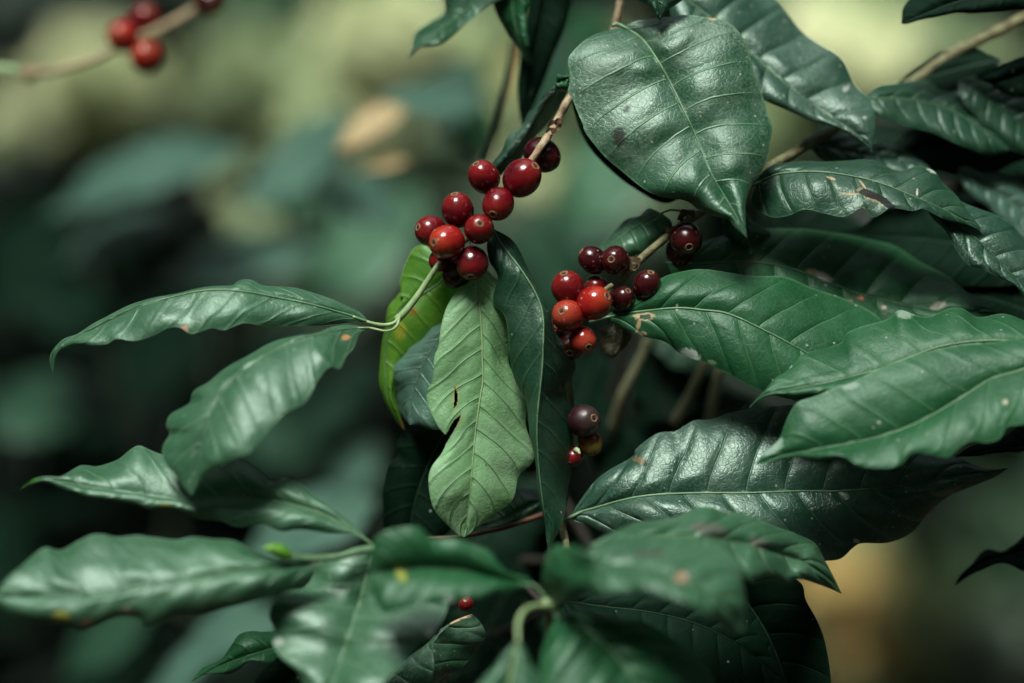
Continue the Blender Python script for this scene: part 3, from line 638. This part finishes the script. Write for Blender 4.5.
leaf(Db, 'mid', [(318,640),(285,645),(250,655),(215,668),(190,683)], [(295,628),(268,630),(240,633),(230,648),(208,666),(196,677)], [(310,665),(285,668),(255,662),(238,672),(222,676),(204,674)], zm=[3,1,0], za=-.5, zb=.6, nv=7, ribw=1)
leaf(Db, 'deep', [(330,650),(300,670),(270,700)], [(310,645),(280,655),(255,680),(255,700)], [(335,680),(310,710)], zm=[3,2], nv=5, ribw=1, NT=60, NU=12)
leaf(Db, 'dusty', [(400,740),(425,700),(434,672),(433,645),(445,628),(472,614)], [(368,712),(374,686),(399,667),(419,650),(431,640),(452,623)], [(440,712),(448,684),(461,667),(477,650),(484,634),(480,622)],
     zm=[0,1,1.4,.5,-.3], za=[0,-1,-.5], zb=[0,-1.6,-1.0], nv=7, ribw=1.0, bulge=.1, rib=M_ribd, spots=[(455,621,7,1.8,-.35,(.55,.38,.22)),(467,616,7,1.8,-.35,(.55,.38,.22))])

# ================================================================== top-left blurred cherry branch
Tb = thing('coffee_branch', 'thin blurred coffee twig crossing the top left corner with a few red cherries', 'coffee branch', P(110, 50, -9), 'coffee branches')
tube('stem', P3([(-60,62,-19),(0,69,-19),(18,72,-19),(33,74,-19),(52,71,-19),(85,62,-19),(110,51,-19),(135,39,-19),(160,29,-19),(185,16,-19),(215,-3,-19),(260,-30,-19)]),
     [.0024,.0024,.0018,.0016,.0018,.0026,.0028,.0028], M_pink, Tb, 12, n=90, lump=.15)
tube('green_shoot', P3([(-60,62,-18.8),(-20,67,-18.8),(0,69,-18.8),(22,73,-18.8)]), .0029, M_stalk, Tb, 12)
tube('node', P3([(22,73,-18.6),(31,74,-18.5),(40,73,-18.6)]), [.0026,.0042,.0026], M_pink, Tb, 12)
for a in [('bright',123,37,15.5,-18,(118,34)),('bright',147,57,15.5,-17.6,(150,50)),('red',145,19,14.5,-19.4,(150,10)),('wine',210,1,16,-18.6,(214,8)),('red',134,26,11,-20,(134,20))]: cherry(Tb, *a)

# ================================================================== leaves hanging in from the top edge
Ub = thing('coffee_branch', 'coffee twig above the frame whose dark pointed leaves hang into the top centre', 'coffee branch', P(520, -60, -6), 'coffee branches')
tube('stem', P3([(440,-50,-7),(520,-60,-6),(600,-75,-4)]), .0022, M_twigg, Ub, 10, lump=.2)
leaf(Ub, 'dusty', [(500,-45),(480,-12),(464,10),(440,30),(422,41),(408,58)], [(474,-40),(448,-19),(444,10),(430,20),(419,29),(412,40)], [(520,-20),(498,0),(484,10),(464,25),(443,43),(428,45),(416,50)], zm=[-5,-6,-6.5], za=-1.4, zb=.8, nv=7, ribw=1.4)
leaf(Ub, 'mid', [(520,-50),(514,-20),(513,10),(520,38),(532,65)], [(498,-40),(492,-10),(495,15),(508,37),(523,58)], [(532,-40),(534,-10),(527,12),(527,32),(531,52)], zm=[-4,-5,-5], za=[-1,-1.4], zb=[.3,.6], nv=7, ribw=1.5)
leaf(Ub, 'deep', [(552,-60),(548,-10),(540,30),(530,80),(522,130)], [(530,-40),(528,0),(522,40),(518,90)], [(580,-40),(572,0),(560,40),(545,80),(530,115)], zm=-7, nv=7, ribw=1, ripple=.03)
tube('twig', P3([(520,-20,-12),(512,60,-12),(500,110,-12),(486,160,-13)]), .0019, M_bark, Ub, 8)

# ================================================================== upper-right branch, some leaves in painted shade
Vb = thing('coffee_branch', 'coffee branch in the upper right corner with dark glossy and painted-shade leaves', 'coffee branch', P(1060, 60, -8), 'coffee branches')
tube('stem', P3([(1150,40,-9),(1090,55,-9),(1040,70,-9),(990,76,-9),(975,60,-9)]), [.003,.0024,.0015,.001], M_bark, Vb, 10, lump=.2)
leaf(Vb, 'dark', [(858,104),(874,98),(913,100),(936,105),(958,114),(985,132),(1010,150)], [(870,92),(886,85),(921,82),(945,86),(962,87),(965,98),(980,105),(996,122)], [(870,112),(900,125),(930,132),(960,145),(990,155)], zm=[-4,-5,-5], za=[-.5,-1.8,-1], zb=[.4,.8,.4], nv=8, ribw=1.8, quilt=.05, rib=M_rib, spots=[(962,92,5,8,-.6,(.25,.36,.34))])
leaf(Vb, 'dark', [(960,78),(985,96),(1015,120),(1050,150)], [(985,75),(1015,84),(1045,110)], [(960,95),(985,130),(1024,156)], zm=-5.5, za=-1, zb=.5, nv=6, ribw=1.2, quilt=.05)
leaf(Vb, 'deep', [(1080,-30),(1010,-12),(950,4),(901,24)], [(1060,-50),(1000,-35),(930,-15),(905,5)], [(1060,5),(1018,10),(983,14),(930,18),(908,24)], zm=-3, za=-.6, zb=.2, nv=7, ribw=1.2)
leaf(Vb, 'deep', [(1070,60),(1030,70),(990,84)], [(1040,50),(1000,66),(980,78)], [(1050,90),(1010,96)], zm=-5, nv=5, ribw=1)
leaf(Vb, 'gray', [(958,168),(980,182),(1002,195),(1022,212),(1050,240)], [(975,165),(1000,170),(1025,185),(1050,210)], [(962,185),(985,205),(1010,225),(1035,245)], zm=-6, za=-.8, zb=.5, nv=7, ribw=1.8, quilt=.05)
leaf(Vb, 'blue', [(800,140),(840,150),(885,158),(930,168)], [(830,132),(870,138),(910,152)], [(830,165),(870,175),(910,178)], zm=-5, za=-1, zb=.5, nv=6, ribw=1.2, quilt=.22)

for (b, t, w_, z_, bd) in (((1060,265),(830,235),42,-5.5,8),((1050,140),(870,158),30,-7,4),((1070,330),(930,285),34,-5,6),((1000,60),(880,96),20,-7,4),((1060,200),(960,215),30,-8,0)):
    auto_leaf(Vb, 'deep', b, t, w_, (z_, z_), (-.8, .8), bd, nv=8)  # near-black leaves added to fill gaps with painted shade
# ================================================================== inner branches added to darken gaps, shade painted into leaf colour
rnd = random.Random(3)
inner = [
 ('deep inner coffee branch behind the lower cherries, with bare pale stalks', [((700,330),(640,430),38,-16),((600,350),(560,470),40,-18),((730,440),(660,350),36,-19),((760,400),(700,470),40,-15),((600,480),(690,430),40,-17),((640,300),(750,360),40,-15)], [((648,338,-11),(640,360,-11),(622,396,-11),(612,430,-12)),((706,360,-10),(690,395,-10),(673,425,-10)),((720,368,-10),(714,395,-10),(709,425,-10))]),
 ('coffee branch added behind the torn leaf on the right, leaves painted shade-dark', [((850,240),(1010,330),45,-19),((760,210),(900,290),46,-12),((1060,170),(930,150),40,-15),((820,120),(960,170),36,-19),((1060,300),(920,270),44,-16),((960,380),(1080,300),50,-19)], []),
 ('coffee branch added behind the upright shoot at the bottom, leaves painted shade-dark', [((520,560),(440,690),42,-12),((600,560),(560,700),44,-12),((660,540),(740,690),46,-10),((480,640),(560,700),40,-10),((470,560),(400,600),36,-19),((540,480),(440,590),46,-16),((620,600),(700,720),50,-9)], []),
]
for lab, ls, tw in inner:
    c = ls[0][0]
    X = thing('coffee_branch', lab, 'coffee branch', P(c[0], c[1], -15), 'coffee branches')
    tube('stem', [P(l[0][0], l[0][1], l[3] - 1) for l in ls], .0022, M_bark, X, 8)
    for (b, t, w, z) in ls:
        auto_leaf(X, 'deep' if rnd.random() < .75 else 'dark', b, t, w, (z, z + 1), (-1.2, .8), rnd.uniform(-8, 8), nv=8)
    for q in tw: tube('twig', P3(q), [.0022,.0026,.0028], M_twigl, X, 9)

# ================================================================== blurred branches in the middle distance
bgs = [
 ('blurred coffee branch with arched grey-green leaves crossing the upper left', [((245,152),(45,218),24,-34,'gray',16),((345,108),(236,208),26,-30,'gray',-8),((180,215),(60,268),20,-36,'gray',8),((330,240),(160,285),26,-38,'gray',6),((320,180),(405,225),26,-34,'gray',6),((240,190),(330,200),22,-40,'dark',0)]),
 ('blurred coffee branch behind the top centre twig, with a pale horizontal leaf', [((380,98),(488,108),16,-22,'gray',4),((470,60),(440,130),22,-30,'gray',0),((500,150),(430,80),24,-34,'mid',0),((560,60),(610,10),24,-30,'mid',0),((580,30),(530,150),22,-26,'dark',6)]),
 ('blurred coffee branch behind the main cherry cluster with broad dull leaves', [((650,130),(560,230),44,-40,'soft',4),((420,190),(300,320),44,-46,'soft',8),((620,200),(500,260),32,-50,'dark',0),((380,360),(280,450),26,-40,'dark',0),((560,210),(540,330),26,-46,'dark',0)]),
 ('blurred coffee branch low on the left with pale sheen on its leaves', [((375,500),(240,560),30,-18,'gray',6),((330,590),(170,660),24,-17,'gray',8),((280,640),(140,700),26,-20,'gray',6),((150,600),(60,680),24,-30,'dark',0),((380,440),(330,500),20,-34,'gray',0)]),
 ('blurred coffee branch at the left edge with shade painted into its dark leaves', [((20,300),(130,340),30,-40,'deep',6),((-20,420),(110,400),34,-44,'dark',6),((60,200),(-20,330),40,-50,'deep',0),((200,300),(100,420),40,-60,'deep',0),((330,330),(240,420),40,-60,'deep',0),((30,500),(-40,640),44,-50,'deep',0),((160,600),(60,700),40,-50,'deep',0),((130,430),(20,520),32,-46,'deep',0),((230,420),(330,470),24,-50,'dark',0)]),  # near-black leaf colour stands in for shade
]
for lab, ls in bgs:
    c = ls[0][0]
    X = thing('coffee_branch', lab, 'coffee branch', P(c[0], c[1], ls[0][3]), 'blurred coffee branches behind')
    tube('stem', [P(l[0][0], l[0][1], l[3] * 1.55 - 5) for l in sorted(ls)], .0016, M_stemf, X, 8)
    for (b, t, w, z, mk, bend) in ls:
        z = z * 1.55 - 3
        auto_leaf(X, mk, b, t, w, (z, z + 3), (-4.0, 3.0), bend, nv=8, ribw=2, NT=50, NU=10)
# dry curled leaf in light tan
X = thing('dry_leaf', 'curled dry tan leaf, blurred behind the upper left', 'dry leaf', P(380, 140, -30))
def tagleaf(): pass
LM['tan'] = leaf_mat('leaf_dry_tan', (.50,.36,.15), (.66,.52,.28), (.4,.3,.2), .6, 0, .3, .2)
auto_leaf(X, 'tan', (406,108), (335,152), 14, (-30,-29), (-1, 1), 6, nv=6)
auto_leaf(X, 'tan', (410,160), (360,172), 6, (-30,-29), (-1, 1), 2, nv=6)

# ================================================================== ground and far vegetation
def flat_mat(name, a, b, scale, transl=.1, rough=.6):
    return simple_mat(name, a, b, rough, scale, .5, transl=transl)
vs = []; fs = []; n = 60; S_ = 60
for i in range(n + 1):
    for j in range(n + 1):
        x = (i / n * 2 - 1); y = (j / n * 2 - 1)
        x = x * abs(x) * S_; y = y * abs(y) * S_
        r = math.hypot(x, y - 1)
        vs.append((x, y, .06 * noise.noise(Vector((x * .8, y * .8, 0))) + max(0, r - 5) * .02))
for i in range(n):
    for j in range(n): a = i * (n + 1) + j; fs.append((a, a + n + 1, a + n + 2, a + 1))
g_ = build('ground', vs, fs, simple_mat('forest_floor', (.03,.035,.018), (.07,.055,.03), .9, 6, 1)); g_['kind'] = 'structure'; g_['label'] = 'dark forest floor of soil and leaf litter'

def foliage(name, label, m, pts, size, seed):
    """pts: list of centres (world) ; a folded diamond leaf at each"""
    rn = random.Random(seed); vs = []; fs = []; face = m.name.split('_')[1] in ('cream', 'tan', 'light')
    sd = Vector((-.25, -.65, .72))
    for c in pts:
        s = size * rn.uniform(.6, 1.3)
        d = Vector((rn.gauss(0, 1), rn.gauss(0, 1), rn.gauss(-.3, .6))).normalized()
        w = d.cross(Vector((rn.gauss(0, .5), rn.gauss(-.5, .5), 1))).normalized(); nn = w.cross(d)
        if face:
            nn = (sd + Vector((rn.gauss(0, .35), rn.gauss(0, .35), rn.gauss(0, .35)))).normalized()
            d = (d - nn * d.dot(nn)).normalized(); w = nn.cross(d)
        k = len(vs)
        vs += [c - d * s, c - d * s * .35 + w * s * .42 + nn * s * .1, c + d * s * .35 + w * s * .36 + nn * s * .1, c + d * s * 1.1 - Vector((0, 0, s * .3)),
               c + d * s * .35 - w * s * .36 + nn * s * .1, c - d * s * .35 - w * s * .42 + nn * s * .1, c - d * s * .35, c + d * s * .35]
        fs += [(k, k + 1, k + 6), (k + 1, k + 2, k + 7, k + 6), (k + 2, k + 3, k + 7), (k, k + 6, k + 5), (k + 6, k + 7, k + 4, k + 5), (k + 7, k + 3, k + 4)]
    o = build(name, vs, fs, m); o['kind'] = 'stuff'; o['label'] = label; o['category'] = 'foliage'; return o
rn = random.Random(11)
pts = []
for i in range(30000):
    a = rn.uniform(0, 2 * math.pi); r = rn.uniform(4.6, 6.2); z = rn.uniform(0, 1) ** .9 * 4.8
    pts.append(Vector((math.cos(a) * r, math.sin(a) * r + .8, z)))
foliage('wood', 'dark dense foliage of the wood far behind, unseen ring added to block light', flat_mat('far_dark_foliage', (.005,.020,.011), (.012,.038,.020), 3), pts, .16, 1)  # unseen part of the ring added to block sky and darken reflections
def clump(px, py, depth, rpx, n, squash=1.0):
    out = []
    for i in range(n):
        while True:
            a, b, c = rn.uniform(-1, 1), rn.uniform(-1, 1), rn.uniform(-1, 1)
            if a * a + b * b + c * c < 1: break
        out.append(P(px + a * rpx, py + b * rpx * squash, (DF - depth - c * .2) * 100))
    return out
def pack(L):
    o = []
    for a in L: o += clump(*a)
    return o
# (px, py, depth m, radius px, leaves[, squash])
foliage('cream_foliage', 'foliage painted pale cream-green for bright light discs far behind the top left twig', flat_mat('far_cream_foliage', (.60,.70,.36), (.76,.80,.48), 3, .3),  # pale leaf colour paints the bright background light discs
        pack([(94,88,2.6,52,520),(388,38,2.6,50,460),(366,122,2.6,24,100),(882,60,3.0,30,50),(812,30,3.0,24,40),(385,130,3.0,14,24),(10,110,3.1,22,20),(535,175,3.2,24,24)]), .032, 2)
foliage('light_green_foliage', 'light olive green foliage far behind the branches', flat_mat('far_light_foliage', (.20,.28,.12), (.32,.42,.20), 3, .25),
        pack([(226,86,2.7,42,300),(305,120,3.3,24,60),(330,60,3.4,30,90),(460,50,3.4,36,100),(520,110,3.4,30,60),(880,600,3.0,30,50),(850,50,3.3,70,300),(14,130,3.3,24,60),(745,130,3.3,34,90),(970,85,3.3,50,80),(920,620,3.2,55,140),(880,530,3.3,44,110),(610,180,3.3,50,130),(240,215,3.4,30,30),(590,50,3.2,20,30)]), .04, 3)
foliage('mid_green_foliage', 'mid green foliage of the undergrowth behind the branches', flat_mat('far_mid_foliage', (.045,.12,.055), (.09,.18,.10), 3, .2),
        pack([(240,60,3.7,90,300),(420,80,3.7,120,500),(300,240,3.7,90,120),(580,230,3.6,90,300),(330,420,3.7,50,30),(950,570,3.5,130,600),(880,640,3.5,90,300),(250,640,3.6,90,120),(850,70,3.7,130,300),(60,400,3.7,40,20),(400,540,3.6,40,30),(1000,470,3.6,60,160)]), .045, 4)
foliage('tan_foliage', 'golden tan dry leaves far behind the lower right', flat_mat('far_tan_foliage', (.58,.44,.12), (.70,.55,.22), 3, .25),
        pack([(842,585,2.9,34,260),(852,650,2.9,20,90),(372,125,3.0,24,34),(540,70,3.2,14,10)]), .03, 5)
foliage('grey_foliage', 'grey-green glossy foliage far behind the lower right', flat_mat('far_grey_foliage', (.12,.20,.12), (.19,.27,.18), 3, .15, .4),
        pack([(925,495,3.0,36,120),(990,650,3.1,34,80),(440,115,3.1,38,70),(480,230,3.1,50,90),(230,300,3.1,40,40),(350,300,3.1,50,60),(600,240,3.1,40,60)]), .04, 6)
pts = []
for i in range(30000):
    x = rn.uniform(-6, 6); y = rn.uniform(-4, 7); z = rn.uniform(4.2, 5.2)
    hx, hy = x - (-.55), y - (-.75)
    gap = noise.noise(Vector((x * .55, y * .55, 4))) + .25 * noise.noise(Vector((x * 1.7, y * 1.7, 9)))
    if math.hypot(hx, hy) < 1.25 + .4 * noise.noise(Vector((x, y, 1))): continue
    if gap > .22: continue
    if ((x + .6) / 2.8) ** 2 + ((y - 2.3) / 2.1) ** 2 < 1 + .5 * noise.noise(Vector((x, y, 6))): continue
    pts.append(Vector((x, y, z)))
foliage('canopy', 'unseen tree foliage added overhead to block sky, with openings for the sun', flat_mat('added_canopy_foliage', (.010,.035,.014), (.022,.06,.025), 3, .2), pts, .15, 12)  # unseen leaves added overhead to block sky, openings shaped for the sun
pts = []
for i in range(5000):
    x = rn.uniform(-1.4, -.20); y = rn.uniform(1.6, 1.95)
    if x > -.3 + .2 * noise.noise(Vector((y * 3, 0, 2))) : continue
    pts.append(Vector((x, y, rn.uniform(2.35, 2.65))))
foliage('overhanging_foliage', 'unseen leafy bough added overhead to shade the background on the left', flat_mat('added_bough_foliage', (.010,.035,.014), (.022,.06,.025), 3, .1), pts, .07, 13)  # unseen leaves added to keep sun off the left background
foliage('painted_shade_foliage', 'far leaves with shade painted into their dark colour, left and right', flat_mat('painted_shade_foliage', (.004,.018,.009), (.010,.034,.018), 3),  # shade comes from the near-black leaf colour, put in to darken gaps
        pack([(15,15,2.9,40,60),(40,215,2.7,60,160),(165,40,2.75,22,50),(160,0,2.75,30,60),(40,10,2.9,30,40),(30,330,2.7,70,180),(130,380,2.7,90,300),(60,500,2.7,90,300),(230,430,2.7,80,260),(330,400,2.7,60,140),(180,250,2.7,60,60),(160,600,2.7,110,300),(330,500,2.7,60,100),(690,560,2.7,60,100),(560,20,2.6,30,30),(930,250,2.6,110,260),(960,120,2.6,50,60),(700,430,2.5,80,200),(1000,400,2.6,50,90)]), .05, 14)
# undergrowth with painted-in shade that closes the lower view down to the soil
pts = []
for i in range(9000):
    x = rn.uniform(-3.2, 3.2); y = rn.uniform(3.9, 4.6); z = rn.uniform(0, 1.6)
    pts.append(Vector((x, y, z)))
foliage('undergrowth', 'knee-high undergrowth painted shade-dark on the forest floor behind the shrub', flat_mat('undergrowth_foliage', (.006,.024,.012), (.014,.044,.022), 3), pts, .10, 8)

# ================================================================== light
w = bpy.data.worlds.new('World'); sc.world = w; w.use_nodes = True
nt = w.node_tree; nt.nodes.clear()
sky = nt.nodes.new('ShaderNodeTexSky'); sky.sky_type = 'NISHITA'; sky.sun_disc = False
SE, SA = 66, 205        # elevation, compass direction the light comes from (0 = +Y, clockwise)
sky.sun_elevation = R(SE); sky.sun_rotation = R(SA); sky.air_density = 1.2; sky.dust_density = 3.0; sky.ozone_density = 1.5
hs = nt.nodes.new('ShaderNodeHueSaturation'); hs.inputs['Saturation'].default_value = .35
bg = nt.nodes.new('ShaderNodeBackground'); bg.inputs[1].default_value = .062
wo = nt.nodes.new('ShaderNodeOutputWorld'); nt.links.new(sky.outputs[0], hs.inputs['Color']); nt.links.new(hs.outputs[0], bg.inputs[0]); nt.links.new(bg.outputs[0], wo.inputs[0])
ld = bpy.data.lights.new('sun', 'SUN'); ld.energy = 1.5; ld.angle = R(22); ld.color = (1, .97, .92)
lo = bpy.data.objects.new('sun', ld); col.objects.link(lo)
dv = Vector((math.sin(R(SA)) * math.cos(R(SE)), math.cos(R(SA)) * math.cos(R(SE)), math.sin(R(SE))))
lo.rotation_euler = (-dv).to_track_quat('-Z', 'Y').to_euler(); lo.location = (0, 0, 8)

sc.view_settings.view_transform = 'Standard'; sc.view_settings.look = 'None'; sc.view_settings.gamma = 1
sc.view_settings.exposure = 1.78
sc.render.engine = 'CYCLES'
sc.cycles.max_bounces = 6; sc.cycles.diffuse_bounces = 3; sc.cycles.glossy_bounces = 3; sc.cycles.transmission_bounces = 4
sc.render.resolution_x = 1024; sc.render.resolution_y = 683
